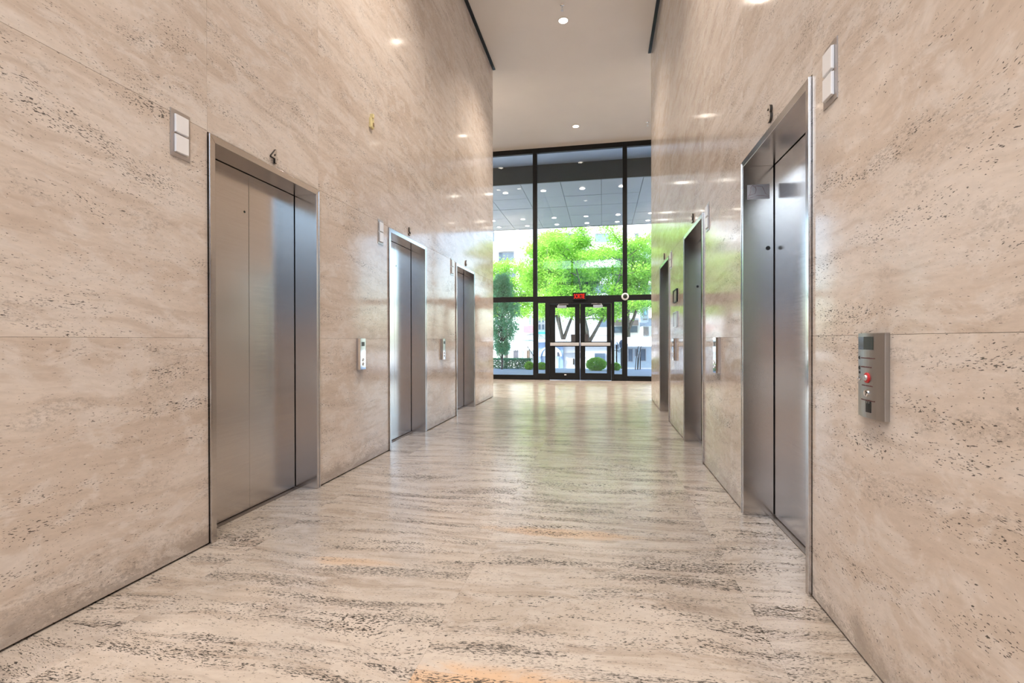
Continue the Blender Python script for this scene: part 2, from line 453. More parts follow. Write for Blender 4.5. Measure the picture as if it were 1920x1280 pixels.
# ------------------------------------------------------------------ numbers over the doors
for s, nums in (('L', '456'), ('R', '321')):
    for k in range(3):
        X = XL if s == 'L' else XR; sg = 1 if s == 'L' else -1
        rot = (PI/2, 0, PI/2 if s == 'L' else -PI/2)
        n = thing('elevator_number', (X, DOORS[k]+.012*sg, 2.492))
        tag(n, ['metal numeral four above nearest left elevator', 'metal numeral five above middle left elevator', 'metal numeral six above farthest left elevator', 'metal numeral three above nearest right elevator', 'metal numeral two above middle right elevator', 'metal numeral one above farthest right elevator'][k+3*(s == 'R')], 'number', 'elevator numerals')
        text_mesh('numeral', nums[k], .135, .014, M['digit'], n, .0028, (sg*.007, 0, 0), rot)
        text_mesh('numeral_face', nums[k], .135, .0016, M['digit_face'], n, .0014, (sg*.0148, 0, 0), rot)

# ------------------------------------------------------------------ hall lanterns
def make_lantern():
    t = thing('hall_lantern')
    box('face_plate', 0, .004, -.0625, .0625, -.128, .128, M['satin_warm'], t, .001)
    for z in (.054, -.054):
        pts = [(.004, z-.050), (.017, z-.047), (.017, z+.047), (.004, z+.050)]
        bm = prism([(a, b) for a, b in pts], 1, -.041, .041, .002)
        mesh_obj('lens', bm, M['white_plastic'], t)
    return t
M['satin_warm'] = mat('satin_nickel', (.50, .46, .44), .38, .85, .03)
lan0 = make_lantern()
first = True
for s in 'LR':
    for k in range(3):
        e = lan0 if first else copy_tree(lan0); first = False
        e.location = (XL if s == 'L' else XR, DOORS[k]-.559-.189, 2.325); e.rotation_euler = (0, 0, 0 if s == 'L' else PI)
        tag(e, ['first lantern of two white squares, left wall by elevator 4', 'white square pair lantern before elevator 5 on the left wall', 'small farthest left lantern next to elevator 6', 'large tilted lantern of two white squares, right wall by elevator 3', 'lantern plate before elevator 2 on the right wall', 'tiny farthest right lantern next to elevator 1'][k+3*(s == 'R')], 'lantern', 'hall lanterns')

# ------------------------------------------------------------------ hall call stations
def bowed(bm, w, h, d0, d1, x_off=0):
    """plate bowed outwards across its width: local x out of the wall"""
    n = 10; pts = [(0, -w/2)]
    for i in range(n+1):
        y = -w/2+w*i/n; pts.append((d0+(d1-d0)*(1-(2*y/w)**2), y))
    pts.append((0, w/2))
    return prism(pts, 2, -h/2, h/2, .0008, bm)
# near station on the right wall
t = thing('call_station', (XR, 1.9235, 1.070), PI)
tag(t, 'steel key switch station with dark display and red ring, on right wall before elevator 3', 'call station')
mesh_obj('housing', bowed(bmesh.new(), .173, .302, .016, .030), M['steel_panel'] if 'steel_panel' in M else M.setdefault('steel_panel', mat('panel_steel', (.42, .40, .38), .30, .9, .02)), t)
# local +y points to world -Y, towards the camera (right in the photo)
def pf(y): return .016+.014*(1-(2*y/.173)**2)
def onpanel(name, y, z, w, h, m, d=.0015, par=t):
    a, b = pf(y-w/2), pf(y+w/2)
    bm = bmesh.new()
    prism([(min(a, b)-.001, y-w/2), (a+d, y-w/2), (pf(y)+d, y), (b+d, y+w/2), (min(a, b)-.001, y+w/2)], 2, z-h/2, z+h/2, 0, bm)
    return mesh_obj(name, bm, m, par)
onpanel('display', -.018, .115, .112, .046, M['dark_screen'])
def knob(name, y, z, r, d, m, par=t):
    return mesh_obj(name, lathe([(r, -.002), (r, d*.7), (r*.85, d), (r*.3, d*1.02)], 0, 24, (pf(y), y, z)), m, par, False)
knob('key_ring', .004, -.004-.012+.008, .0185, .004, M['red']); knob('key_switch', .004, -.008, .0105, .009, M['satin'])
knob('call_button', .006, -.062, .0125, .008, M['chrome'])
for y, z, r in ((-.062, .062, .006), (-.060, .025, .007), (-.058, .008, .005)): knob('indicator', y, z, r, .002, M['rubber'])
knob('lock', -.052, -.014, .008, .007, M['chrome'])
onpanel('card_slot', .012, -.122+.012, .030, .040, M['rubber'])
for dy in (-.006, .006): onpanel('slot_tooth', .012+dy, -.094, .004, .008, M['steel_panel'], .002)
ink = mat('engraved_lettering', (.13, .05, .05), .5)
def label_bar(y0, y1, z, hh=.004):
    bm = bmesh.new(); y = y0; rr = random.Random(int(z*1e4))
    while y < y1:
        ww = rr.uniform(.002, .0042); q = pf(y+ww/2)+.0009
        bx(bm, q-.001, q, y, y+ww*.8, z-hh/2, z+hh/2*rr.choice((1, .6))); y += ww+.0008
    return mesh_obj('engraving', bm, ink, t)
label_bar(-.045, .045, .062); label_bar(-.045, .030, .030, .005); label_bar(-.035, .035, -.036); label_bar(-.040, .045, -.088)

# polished call stations on the piers
def make_station():
    t = thing('call_station')
    mesh_obj('back_box', bx(bmesh.new(), 0, .018, -.066, .066, -.150, .150, .001), M['satin_warm'], t)
    pts = [(-.064, .018), (-.052, .034), (.052, .034), (.064, .018)]
    mesh_obj('face_plate', prism([(b, a) for a, b in pts], 2, -.148, .148, .001), M['chrome'], t)
    for z in (-.055, -.095):
        mesh_obj('call_button', lathe([(.0155, .033), (.0155, .038), (.012, .040), (.011, .037), (.002, .037)], 0, 20, (0, 0, z)), M['satin'], t)
    box('display', .034, .0352, -.028, .028, .075, .115, M['dark_screen'], t)
    return t
st0 = make_station(); first = True
for s, y, nm in (('L', 4.252, 'larger chrome call station with orange reflection, left wall after the nearest elevator'), ('L', 6.655, 'small chrome call station before the farthest left elevator'),
                 ('R', 4.288, 'chrome call station just beyond the nearest right elevator'), ('R', 6.72, 'distant chrome call station below the two wall notices')):
    e = st0 if first else copy_tree(st0); first = False
    e.location = (XL if s == 'L' else XR, y, 1.068); e.rotation_euler = (0, 0, 0 if s == 'L' else PI)
    tag(e, nm, 'call station', 'polished hall call stations')

# two framed notices above the far right station
for z0, z1, nm, fm, pm in ((1.69, 1.86, 'small dark framed plaque high on right wall between elevators 2 and 1', M['black'], mat('plaque_face', (.34, .31, .28), .25)),
                   (1.36, 1.565, 'small pale framed notice below the plaque between elevators 2 and 1', M['satin'], mat('notice_paper', (.60, .68, .76), .2))):
    t = thing('wall_notice', (XR, 6.675, (z0+z1)/2), PI)
    tag(t, nm, 'notice')
    h2 = (z1-z0)/2; bm = bmesh.new()
    for a, b, c, d in ((-.165, .165, h2-.012, h2), (-.165, .165, -h2, -h2+.012), (-.165, -.153, -h2+.012, h2-.012), (.153, .165, -h2+.012, h2-.012)): bx(bm, 0, .018, a, b, c, d)
    mesh_obj('frame', bm, fm, t); box('notice_sheet', 0, .010, -.153, .153, -h2+.012, h2-.012, pm, t)

# pale yellow device high on the left wall
t = thing('wall_sensor', (XL, 4.485, 3.385)); tag(t, 'small pale yellow plastic device high on left wall above the piers', 'sensor')
bm = bx(bmesh.new(), 0, .022, -.034, .034, -.066, .030, .003); mesh_obj('body', bm, M['yellow'], t)
bm = bx(bmesh.new(), 0, .035, -.012, .012, .030, .072, .002); mesh_obj('stem', bm, M['yellow'], t)
box('lens', .022, .030, .004, .028, -.045, -.010, mat('amber_lens', (.35, .24, .14), .3), t, .002)

# ------------------------------------------------------------------ recessed ceiling lights
def emissive(name, col, st):
    t = NT(name); t.t.nodes.remove(t.b); e = t.n('ShaderNodeEmission'); tc = t.n('ShaderNodeTexCoord')
    e.inputs[1].default_value = st; t.l(t.mix(t.noise(tc.outputs['Object'], 3, 1), col, tuple(min(1, c*1.02) for c in col)), e.inputs[0])
    t.l(e.outputs[0], t.out.inputs[0]); return t.m
M['lamp'] = emissive('lamp_glow', (1.0, .86, .74), LAMP)
M['lamp_out'] = emissive('soffit_lamp_glow', (1.0, .86, .76), 14)
M['ring'] = mat('white_ring', (.75, .72, .68), .5)
def make_down(r, ml, watts=0):
    t = thing('ceiling_light')
    if watts:
        ld = bpy.data.lights.new('beam', 'SPOT'); ld.energy = watts; ld.color = (1, .855, .72); ld.spot_size = math.radians(119); ld.spot_blend = .9; ld.shadow_soft_size = r
        lo = bpy.data.objects.new('beam', ld); COL.objects.link(lo); lo.parent = t; lo.location = (0, 0, -.02)
    mesh_obj('lamp', lathe([(r, -.004), (r, -.0075), (r*.9, -.009)], 2, 28), ml, t)
    bm = bmesh.new(); n = 28
    A = [[bm.verts.new((rr*math.cos(2*PI*k/n), rr*math.sin(2*PI*k/n), z)) for k in range(n)] for rr, z in ((r*1.02, -.001), (r*1.02, -.009), (r*1.05, -.012), (r*1.2, -.009), (r*1.24, -.001))]
    for i in range(4):
        for k in range(n): bm.faces.new((A[i][k], A[i][(k+1) % n], A[i+1][(k+1) % n], A[i+1][k]))
    bmesh.ops.recalc_face_normals(bm, faces=bm.faces)
    mesh_obj('trim_ring', bm, M['ring'], t)
    return t
d0 = make_down(.078, M['lamp'], LAMP_W); first = True
inner = [(-.685, -.27, None), (-.685, 4.21, None), (-.685, 8.69, 'bright recessed downlight in the corridor ceiling, nearer of the two visible'), (-.70, 13.05, 'recessed downlight in ceiling just before the glass front wall'),
         (-3.33, 13.05, None), (-5.97, 13.05, None), (1.95, 13.05, None), (4.6, 13.05, None), (-3.9, 10.75, None), (-3.1, 10.75, None), (1.95, 10.75, None), (4.6, 10.75, None),
         (-3.33, -1.2, None), (1.95, -1.2, None), (-5.97, -1.2, None), (4.6, -1.2, None), (-.685, -2.0, None)]
wh = {(-3.33, 13.05): 'left lobby downlight by the front glass', (-5.97, 13.05): 'far left lobby downlight by the front glass', (1.95, 13.05): 'right lobby downlight by the front glass', (4.6, 13.05): 'far right lobby downlight by the front glass',
      (-3.9, 10.75): 'lobby downlight left of a twin behind left wall', (-3.1, 10.75): 'lobby downlight right of a twin behind left wall', (1.95, 10.75): 'lobby downlight just behind the right wall', (4.6, 10.75): 'lobby downlight well behind the right wall',
      (-3.33, -1.2): 'rear lobby downlight left of the corridor', (1.95, -1.2): 'rear lobby downlight right of the corridor', (-5.97, -1.2): 'rear lobby downlight far left', (4.6, -1.2): 'rear lobby downlight far right',
      (-.685, -2.0): 'rear lobby downlight near the rear glass', (-.685, -.27): 'corridor downlight at the rear lobby edge', (-.685, 4.21): 'corridor downlight above the middle of the elevators'}
for x, y, lb in inner:
    e = d0 if first else copy_tree(d0); first = False
    e.location = (x, y, H); tag(e, lb or wh[(x, y)], 'light', 'interior downlights')
# sprinklers
def make_sprinkler():
    t = thing('fire_sprinkler')
    mesh_obj('escutcheon', lathe([(.035, 0), (.035, -.004), (.022, -.014), (.012, -.016)], 2, 20), M['chrome'], t)
    bm = bmesh.new(); tube(bm, [(0, 0, -.014), (0, 0, -.055)], .009, 8)
    for s in (-1, 1): tube(bm, [(0, 0, -.05), (s*.018, 0, -.065), (s*.016, 0, -.085), (0, 0, -.10)], .003, 6)
    mesh_obj('body', bm, M['satin'], t)
    mesh_obj('deflector', lathe([(.024, -.100), (.024, -.1025), (.008, -.104)], 2, 16), M['satin'], t)
    return t
s0 = make_sprinkler(); s0.location = (-.673, 8.286, H); tag(s0, 'pendant sprinkler head beside the nearer bright downlight', 'sprinkler', 'ceiling sprinklers')
s1 = copy_tree(s0); s1.location = (1.17, 13.17, H); tag(s1, 'pendant sprinkler head at right near the glass front', 'sprinkler', 'ceiling sprinklers')

# ------------------------------------------------------------------ glass walls
MULL = [-1.989+2.628*k for k in range(-3, 5)]
def glasswall(nm, Y, entry, sgn):
    """black steel frame and panes; sgn = +1: outside is +Y"""
    t = struct(thing(nm, (0, Y, 0)), 'tall black framed glass %s wall with street view' % ('front' if sgn > 0 else 'rear'), 'window')
    f0, f1 = (0, .10) if sgn > 0 else (-.10, 0)
    edges = [SX0]+MULL+[SX1]
    for x in MULL:
        box('mullion', x-.064, x+.064, f0, f1+.0, 0, H-.001, M['black'], t, .003)
    for i in range(len(edges)-1):
        a = edges[i]+(.064 if i else 0); b = edges[i+1]-(.064 if i < len(edges)-2 else 0)
        is_e = entry and abs(edges[i]-MULL[3]) < .01
        box('head_rail', a, b, f0, f1, H-.145, H-.001, M['black'], t, .002)
        box('transom', a, b, f0, f1, 2.34, 2.495, M['black'], t, .002)
        g0, g1 = (.045, .057) if sgn > 0 else (-.057, -.045)
        box('glass_pane', a, b, g0, g1, 2.495, H-.145, M['glass'], t)
        if not is_e:
            bm = bmesh.new(); bx(bm, a, b, f0, f1, 0, .075); bx(bm, a, b, f0+.02, f1, .075, .085); bx(bm, a, b, f0, f1, .085, .14)
            mesh_obj('bottom_rail', bm, M['black'], t)
            box('glass_pane', a, b, g0, g1, .14, 2.34, M['glass'], t)
    return t
W1 = glasswall('window_1', YW, True, 1)
W2 = glasswall('window_2', YB, False, -1)
# entrance set between the two central mullions
t = struct(thing('door_1', (0, YW, 0)), 'black framed double glass exit doors with narrow glass panels either side', 'door')
E0, E1 = MULL[3]+.064, MULL[4]-.064
DL, DC, DR = -1.560, -.655, .250
fb = []
for x0, x1 in ((DL-.105, DL), (DR, DR+.062)): box('door_post', x0, x1, -.02, .10, 0, 2.34, M['black'], t, .002)
box('door_header', DL, DR, -.02, .10, 2.262, 2.34, M['black'], t, .002)
for x0, x1 in ((E0, DL-.105), (DR+.062, E1)):
    box('side_panel', x0, x1, -.01, .10, 0, .19, M['black'], t, .002)
    fr = box('side_frame', x0, x1, 0, .09, 2.30, 2.34, M['black'], t)
    bm = bmesh.new(); bx(bm, x0, x0+.022, 0, .09, .19, 2.30); bx(bm, x1-.022, x1, 0, .09, .19, 2.30); mesh_obj('side_frame', bm, M['black'], t)
    box('side_glass', x0+.022, x1-.022, .045, .055, .19, 2.30, M['glass'], t)
def leaf(x0, x1, hinge):
    """hinge = -1 hinged on the left"""
    lf_bm = bmesh.new(); d0_, d1_ = .012, .057
    a, b = (x0+.172, x1-.148) if hinge < 0 else (x0+.148, x1-.132-.02)
    a, b = (x0+.170, x1-.150) if hinge < 0 else (x0+.150, x1-.130)
    for q in ((x0+.004, a, .012, 2.258), (b, x1-.004, .012, 2.258), (a, b, .012, .215), (a, b, .995, 1.140), (a, b, 2.158, 2.258)): bx(lf_bm, q[0], q[1], d0_, d1_, q[2], q[3], .002)
    o = mesh_obj('door_leaf', lf_bm, M['black'], t)
    o['label'] = 'left door leaf' if hinge < 0 else 'right door leaf'
    box('glass_pane', a, b, .030, .040, .215, .995, M['glass'], o); box('glass_pane', a, b, .030, .040, 1.140, 2.158, M['glass'], o)
    # push bar
    bm = bmesh.new(); bx(bm, x0+.03, x1-.03, -.075, -.030, 1.020, 1.112, .006)
    mesh_obj('push_bar', bm, M['bar'], o)
    bm = bmesh.new()
    for xx in (x0+.05, x1-.085): bx(bm, xx, xx+.035, -.030, .012, 1.03, 1.10)
    mesh_obj('bar_mount', bm, M['black'], o)
    # lock plate beside the meeting stile
    lx = (x1-.150-.115, x1-.150+.012) if hinge < 0 else (x0+.150-.012, x0+.150+.095)
    box('lock_plate', lx[0], lx[1], -.004, .012, 1.135, 1.355, mat('lock_grey', (.055, .055, .06), .5), o, .002)
    # closer
    cx0, cx1 = (x0+.235, x0+.51) if hinge < 0 else (x1-.52, x1-.245)
    bm = bmesh.new(); bx(bm, cx0, cx1, -.055, .011, 2.135, 2.215, .006)
    mesh_obj('door_closer', bm, M['satin'], o)
    ar = bmesh.new(); px = cx0+.04 if hinge < 0 else cx1-.04; qx = cx1+.05 if hinge < 0 else cx0-.05
    tube(ar, [(px, -.03, 2.215), (px, -.03, 2.25)], .014, 8); tube(ar, [(px, -.03, 2.246), ((px+qx)/2, -.09, 2.248), (qx, -.018, 2.250)], .009, 6)
    mesh_obj('closer_arm', ar, M['satin'], o)
    return o
leaf(DL, DC, -1); leaf(DC, DR, 1)
bm = bmesh.new(); bx(bm, DL+.44, DL+.50, -.001, .012, .145, .175); mesh_obj('door_tag', bm, mat('white_tag', (.8, .8, .8), .5), t)
# exit sign
t = thing('exit_sign', (-.672, YW-.001, 2.468)); tag(t, 'dark exit sign reading SORTIE in red letters above the doors', 'sign')
box('sign_box', -.195, .195, -.075, -.0, -.112, .112, M['black'], t, .004)
red = emissive('exit_letter_glow', (.85, .035, .02), .75)
text_mesh('lettering', 'SORTIE', .190, .004, red, t, .0015, (0, -.078, -.003), (PI/2, 0, 0), .98, .52)
# round camera on the mullion
t = thing('dome_camera', (.640, YW, 2.443)); tag(t, 'round white camera with dark dome on the mullion right of the doors', 'camera')
mesh_obj('housing', lathe([(.105, 0), (.108, -.02), (.100, -.045), (.078, -.058), (.062, -.052), (.060, -.03)], 1, 32), M['white_plastic'], t, True)
mesh_obj('lens_dome', lathe([(.061, -.035), (.055, -.062), (.038, -.082), (.015, -.092)], 1, 24), M['dark_screen'], t, True)
# lettering on the outside of the glass (reads from the street)
tl = thing('glass_lettering', (-.68, YW+.0595, 2.865), PI)
tag(tl, 'black building address lettering on glass above the exit doors, seen reversed', 'lettering')
for wd, wx in (('1', -.655), ('WESTMOUNT', -.205), ('SQUARE', .435)):
    text_mesh('word', wd, .125, .003, M['rubber'], tl, .001, (wx, 0, 0), (PI/2, 0, 0), 1.05)

# ------------------------------------------------------------------ outside, front: soffit, terrace
ZS = 6.34; YF0, YF1 = 15.78, 22.1
sf = struct(thing('soffit', (0, 0, 0)), 'dark grey panelled soffit with downlights over the terrace outside', 'soffit')
box('upper_soffit', SX0-2, SX1+2, YW+.11, YF0, H, H+.1, M['soffit_top'], sf)
box('fascia', SX0-2, SX1+2, YF0-.06, YF0, ZS, H+.1, M['fascia'], sf)
bm = bmesh.new(); bx(bm, SX0-2, SX1+2, YF0, YF1, ZS+.05, ZS+.5); bx(bm, SX0-2, SX1+2, YF1, YF1+.08, ZS-.01, ZS+1.0); mesh_obj('soffit_deck', bm, M['fascia'], sf)
px_ = [-.035+MOD*k for k in range(-6, 5)]; py_ = [YF0, 17.38, 18.70, 20.08, 21.34, YF1]
for i in range(len(px_)-1):
    for j in range(5):
        dz = random.uniform(-.004, .004)
        o = box('panel', px_[i]+.006, px_[i+1]-.006, py_[j]+.006, py_[j+1]-.006, ZS+dz, ZS+.048+dz, M['soffit'], sf, .004)
        o.rotation_euler = (random.uniform(-.001, .001)*0, 0, 0)
roof = struct(box('roof', SX0-2, SX1+2, YB-.5, YF1, H+.35, H+.9, M['fascia']), 'flat roof slab over the lobby', 'roof')
do = make_down(.085, M['lamp_out']); first = True
rown = {16.55: 'first row beyond the glass', 20.3: 'middle row', 21.5: 'outermost row'}
coln = {-4.63: 'far left', -3.33: 'left', -2.0: 'centre left', -.672: 'centre', .63: 'centre right', 1.92: 'far right'}
for y, cols in ((16.55, (-3.33, -2.0, -.672, .63)), (20.3, (-4.63, -3.33, -2.0, -.672, .63, 1.92)), (21.5, (-4.63, -3.33, -2.0, -.672, .63, 1.92))):
    for x in cols:
        e = do if first else copy_tree(do); first = False
        e.location = (x, y, ZS-.005); tag(e, 'soffit downlight outside, %s, %s one' % (rown[y], coln[x]), 'light', 'soffit downlights')
struct(box('terrace', -40, 30, YW+.101, 20.6, -.5, -.02, M['paving']), 'blue grey paved terrace outside the glass doors', 'terrace')
struct(box('street', -90, 90, 20.6, 160, -3.0, -2.6, M['street']), 'pale street level paving below the terrace', 'street')

# ------------------------------------------------------------------ outside: plants
M['locust'] = leafmat('locust_leaf', (.26, .56, .05), (.46, .74, .12), .5)
M['locust2'] = leafmat('locust_leaf_dark', (.16, .42, .06), (.34, .62, .12), .45)
M['cedar'] = leafmat('cedar_leaf', (.16, .48, .24), (.36, .76, .46), .3)
M['hedge'] = leafmat('hedge_leaf', (.08, .30, .16), (.20, .50, .28), .25)
M['lime'] = leafmat('lime_leaf', (.30, .62, .06), (.50, .80, .16), .45)
M['bark'] = mat('grey_bark', (.13, .115, .10), .9, 0, .25, 14, bump=.3)
def leaves(name, centers, spread, size, m, parent, seed=0, flat=.7, kind='stuff'):
    """a mesh of many small folded leaves scattered about given points"""
    r = np.random.default_rng(seed); n = len(centers)
    c = np.asarray(centers)+r.normal(size=(n, 3))*np.asarray(spread)
    a = r.normal(size=(n, 3)); a[:, 2] *= flat; a /= np.linalg.norm(a, axis=1)[:, None]
    b = np.cross(a, r.normal(size=(n, 3))); b /= np.linalg.norm(b, axis=1)[:, None]
    s = size*(.6+.8*r.random((n, 1)))
    v = np.empty((n, 4, 3)); v[:, 0] = c-a*s; v[:, 1] = c+b*s*.42; v[:, 2] = c+a*s; v[:, 3] = c-b*s*.42
    me = bpy.data.meshes.new(name); me.vertices.add(4*n); me.vertices.foreach_set('co', v.reshape(-1))
    me.loops.add(4*n); me.loops.foreach_set('vertex_index', np.arange(4*n, dtype=np.int32)); me.polygons.add(n)
    me.polygons.foreach_set('loop_start', np.arange(0, 4*n, 4, dtype=np.int32)); me.polygons.foreach_set('loop_total', np.full(n, 4, dtype=np.int32))
    me.update(); me.materials.append(m)
    o = bpy.data.objects.new(name, me); COL.objects.link(o); o.parent = parent
    if kind: o['kind'] = kind
    return o
def tree(label, base, stems, zsplit, height, rad, nleaf, m, seed, lsize=.068, low=0.30):
    r = random.Random(seed); t = thing('locust_tree', base); tag(t, label, 'tree', 'honey locust trees beyond the terrace')
    tr = bmesh.new(); br = bmesh.new(); tips = []
    tube(tr, [(0, 0, 0), (.02, 0, zsplit*.6), (0, 0, zsplit+.1)], [.17, .14, .13], 10)
    for si in range(stems):
        an = 2*PI*si/stems+r.uniform(-.3, .3)
        dirv = Vector((math.cos(an)*.42, math.sin(an)*.3, 1)).normalized()
        pts = [Vector((0, 0, zsplit))]; L = (height-zsplit)*r.uniform(.75, .9); n = 7
        for i in range(n):
            dirv = (dirv+Vector((r.uniform(-.16, .16), r.uniform(-.12, .12), .02))).normalized(); pts.append(pts[-1]+dirv*L/n)
        tube(tr, pts, [.11*(1-.85*i/n) for i in range(n+1)], 8)
        for i in range(2, n+1):
            for q in range(3):
                a2 = r.uniform(0, 2*PI); d = Vector((math.cos(a2), math.sin(a2), r.uniform(.1, .8))).normalized()
                ln = rad*r.uniform(.35, .85)*(1.05-.4*i/n); p = [pts[i].copy()]; dd = d
                for k in range(5):
                    dd = (dd+Vector((r.uniform(-.25, .25), r.uniform(-.25, .25), r.uniform(-.16, .12)))).normalized(); p.append(p[-1]+dd*ln/5)
                tube(br, p, [.035*(1-.8*k/5) for k in range(6)], 5); tips += p[2:]+p[3:]
                for k in (2, 3, 4):
                    a3 = r.uniform(0, 2*PI); d3 = (dd+Vector((math.cos(a3), math.sin(a3), r.uniform(-.2, .4)))).normalized()
                    e = p[k]+d3*ln*.3; tube(br, [p[k], (p[k]+e)/2+Vector((0, 0, .03)), e], [.014, .010, .005], 4); tips += [e, (p[k]+e)/2, e]
    mesh_obj('trunk', tr, M['bark'], t, True); mesh_obj('branches', br, M['bark'], t, True)
    lo = zsplit+(height-zsplit)*low*.6
    tips = [p for p in tips if p.z > lo]
    rr = np.random.default_rng(seed); idx = rr.integers(0, len(tips), nleaf)
    cen = np.array([tips[i][:] for i in idx])
    leaves('foliage', cen, (.30, .30, .16), lsize, m, t, seed)
    return t
def tat(px, Y, z=-2.6): return (ax(px, Y), Y, z)
tree('honey locust with forked trunk seen through the left door leaf', tat(1056, 31), 3, 3.75, 11.2, 3.6, 42000, M['locust'], 3)
tree('honey locust seen through the right door leaf', tat(1104, 30), 4, 3.6, 11.2, 3.8, 42000, M['locust'], 11)
tree('bright honey locust at left behind the cedar', tat(948, 33), 3, 4.6, 9.8, 2.9, 32000, M['locust'], 5, low=.2)
tree('spreading locust at right of the doors', tat(1178, 31.5), 3, 4.4, 10.4, 3.0, 26000, M['locust2'], 21)

# cedar
cb = at(941, 694, 19.5); cx_ = cb.x
t = thing('columnar_cedar', (cx_, 19.5, -.02)); tag(t, 'narrow blue green cedar outside the left glass pane', 'tree')
r = random.Random(4); bm = bmesh.new(); tube(bm, [(0, 0, 0), (.02, 0, .5), (0, 0, 1.6), (.02, 0, 3.2)], [.045, .04, .03, .01], 8)
cen = []
for i in range(330):
    z = .50+r.random()**.8*3.2; f = (z-.4)/3.3
    R_ = .82*(math.sin(min(1, f*1.45)*PI/2)**.8)*(1-.72*max(0, f-.55)/.45)
    a = r.uniform(0, 2*PI); rr_ = R_*r.uniform(.55, 1); e = Vector((math.cos(a)*rr_, math.sin(a)*rr_, z+.12))
    tube(bm, [(0, 0, z-.2), (e.x*.5, e.y*.5, z-.06), e], [.012, .008, .004], 4)
    for k in range(60): cen.append(tuple(e*1.0+Vector((0, 0, r.uniform(-.16, .14)))))
mesh_obj('branches', bm, M['bark'], t)
leaves('foliage', cen, (.06, .06, .06), .038, M['cedar'], t, 9)
# hedge
t = thing('clipped_hedge', (-5.6, 20.25, -.02)); tag(t, 'low clipped dark green hedge at the terrace edge', 'hedge')
rg = np.random.default_rng(2); n = 26000
cen = np.stack([rg.uniform(-3.4, 2.62, n), rg.uniform(-.28, .28, n), rg.uniform(.02, .40, n)], 1)
sh = rg.integers(0, 3, n); cen[sh == 0, 2] = .40; cen[sh == 1, 1] = -.28
bm = bmesh.new()
for k in range(40): tube(bm, [(-3.3+k*.15, 0, 0), (-3.3+k*.15+.03, .02, .34)], .012, 4)
mesh_obj('stems', bm, M['bark'], t); leaves('foliage', cen, (.03, .03, .02), .028, M['hedge'], t, 6)
def shrub(name, label, px, py, Y, w, h, m, n, seed, ls=.03):
    p = at(px, py, Y); t = thing(name, (p.x, Y, -.02)); tag(t, label, 'shrub')
    g = np.random.default_rng(seed); d = g.normal(size=(n, 3)); d /= np.linalg.norm(d, axis=1)[:, None]
    rr = .72+.28*g.random((n, 1)); c = d*rr*np.array([w/2, w/2*.8, h/2])+np.array([0, 0, h*.52]); c[:, 2] = np.maximum(c[:, 2], .03)
    bm = bmesh.new()
    for k in range(8):
        a = k*PI/4; tube(bm, [(0, 0, 0), (math.cos(a)*w*.15, math.sin(a)*w*.12, h*.4), (math.cos(a)*w*.3, math.sin(a)*w*.25, h*.75)], [.014, .01, .005], 5)
    mesh_obj('stems', bm, M['bark'], t); leaves('foliage', c, (.02, .02, .02), ls, m, t, seed)
shrub('round_shrub', 'round bright green shrub outside the right door leaf', 1118, 697, 19.4, .76, .47, M['lime'], 5000, 1)
shrub('low_shrub', 'small lime shrub outside the left narrow glass panel', 1016, 696, 19.6, .36, .26, M['lime'], 1400, 2)
shrub('low_shrub', 'small lime shrub outside the right narrow glass panel', 1154, 697, 19.6, .34, .26, M['lime'], 1400, 3)
shrub('low_shrub', 'small lime shrub at the right end of the hedge', 992, 694, 19.5, .30, .30, M['lime'], 1200, 4)
shrub('tall_shrub', 'lime green bush beyond the right door leaf', 1128, 640, 25.5, 1.0, 0.1, M['lime'], 10, 5) if False else None

# ------------------------------------------------------------------ outside: buildings
M['white_wall'] = mat('white_stucco', (.80, .80, .80), .8, 0, .03)
M['blue_wall'] = mat('blue_grey_stone', (.33, .46, .66), .8, 0, .05)
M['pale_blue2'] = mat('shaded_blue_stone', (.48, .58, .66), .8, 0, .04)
M['pale_blue'] = mat('pale_blue_stone', (.66, .73, .80), .8, 0, .04)
M['win'] = mat('far_window_glass', (.12, .17, .23), .12, 0, .2, 1)
M['win_cyan'] = mat('far_window_cyan', (.30, .55, .66), .12, 0, .1, 1)
M['win_dark'] = mat('far_window_dark', (.10, .10, .12), .2, 0, .2, 1)
M['brown'] = mat('brown_cladding', (.34, .27, .25), .7)
M['maroon'] = mat('maroon_awning', (.40, .20, .24), .7)
M['grey_roof'] = mat('grey_roof', (.42, .42, .44), .7)
def facade(name, label, px0, px1, pyt, Y, m, zb=-2.6, depth=1.6, wins=(), bands=(), rz=0):
    """block whose camera-facing wall stands at depth Y; windows and bands given by pixel rectangles on that wall"""
    a, b = ax(px0, Y), ax(px1, Y); zt = az((px0+px1)/2, pyt, Y); t = thing(name, (a, Y, zb)); tag(t, label, 'building')
    hh = zt-zb
    rects = []
    for (u0, u1, v0, v1, wm) in wins:
        rects.append((ax(u0, Y)-a, ax(u1, Y)-a, az((u0+u1)/2, v1, Y)-zb, az((u0+u1)/2, v0, Y)-zb, wm))
    box('wall', 0, b-a, 0, depth, 0, hh, m, t)
    for x0, x1, z0, z1, wm in rects:
        bm = bmesh.new(); f = .04*Y/30
        for q in ((x0, x1, z0, z0+f), (x0, x1, z1-f, z1), (x0, x0+f, z0+f, z1-f), (x1-f, x1, z0+f, z1-f)): bx(bm, q[0], q[1], -.06, -.001, q[2], q[3])
        fo = mesh_obj('window_frame', bm, M['grey_roof'], t)
        box('pane', x0+f, x1-f, -.025, -.001, z0+f, z1-f, wm, fo)
    for (u0, u1, v0, v1, dp, wm) in bands:
        box('ledge', ax(u0, Y)-a, ax(u1, Y)-a, -dp, -.001, az((u0+u1)/2, v1, Y)-zb, az((u0+u1)/2, v0, Y)-zb, wm, t, .01)
    return t
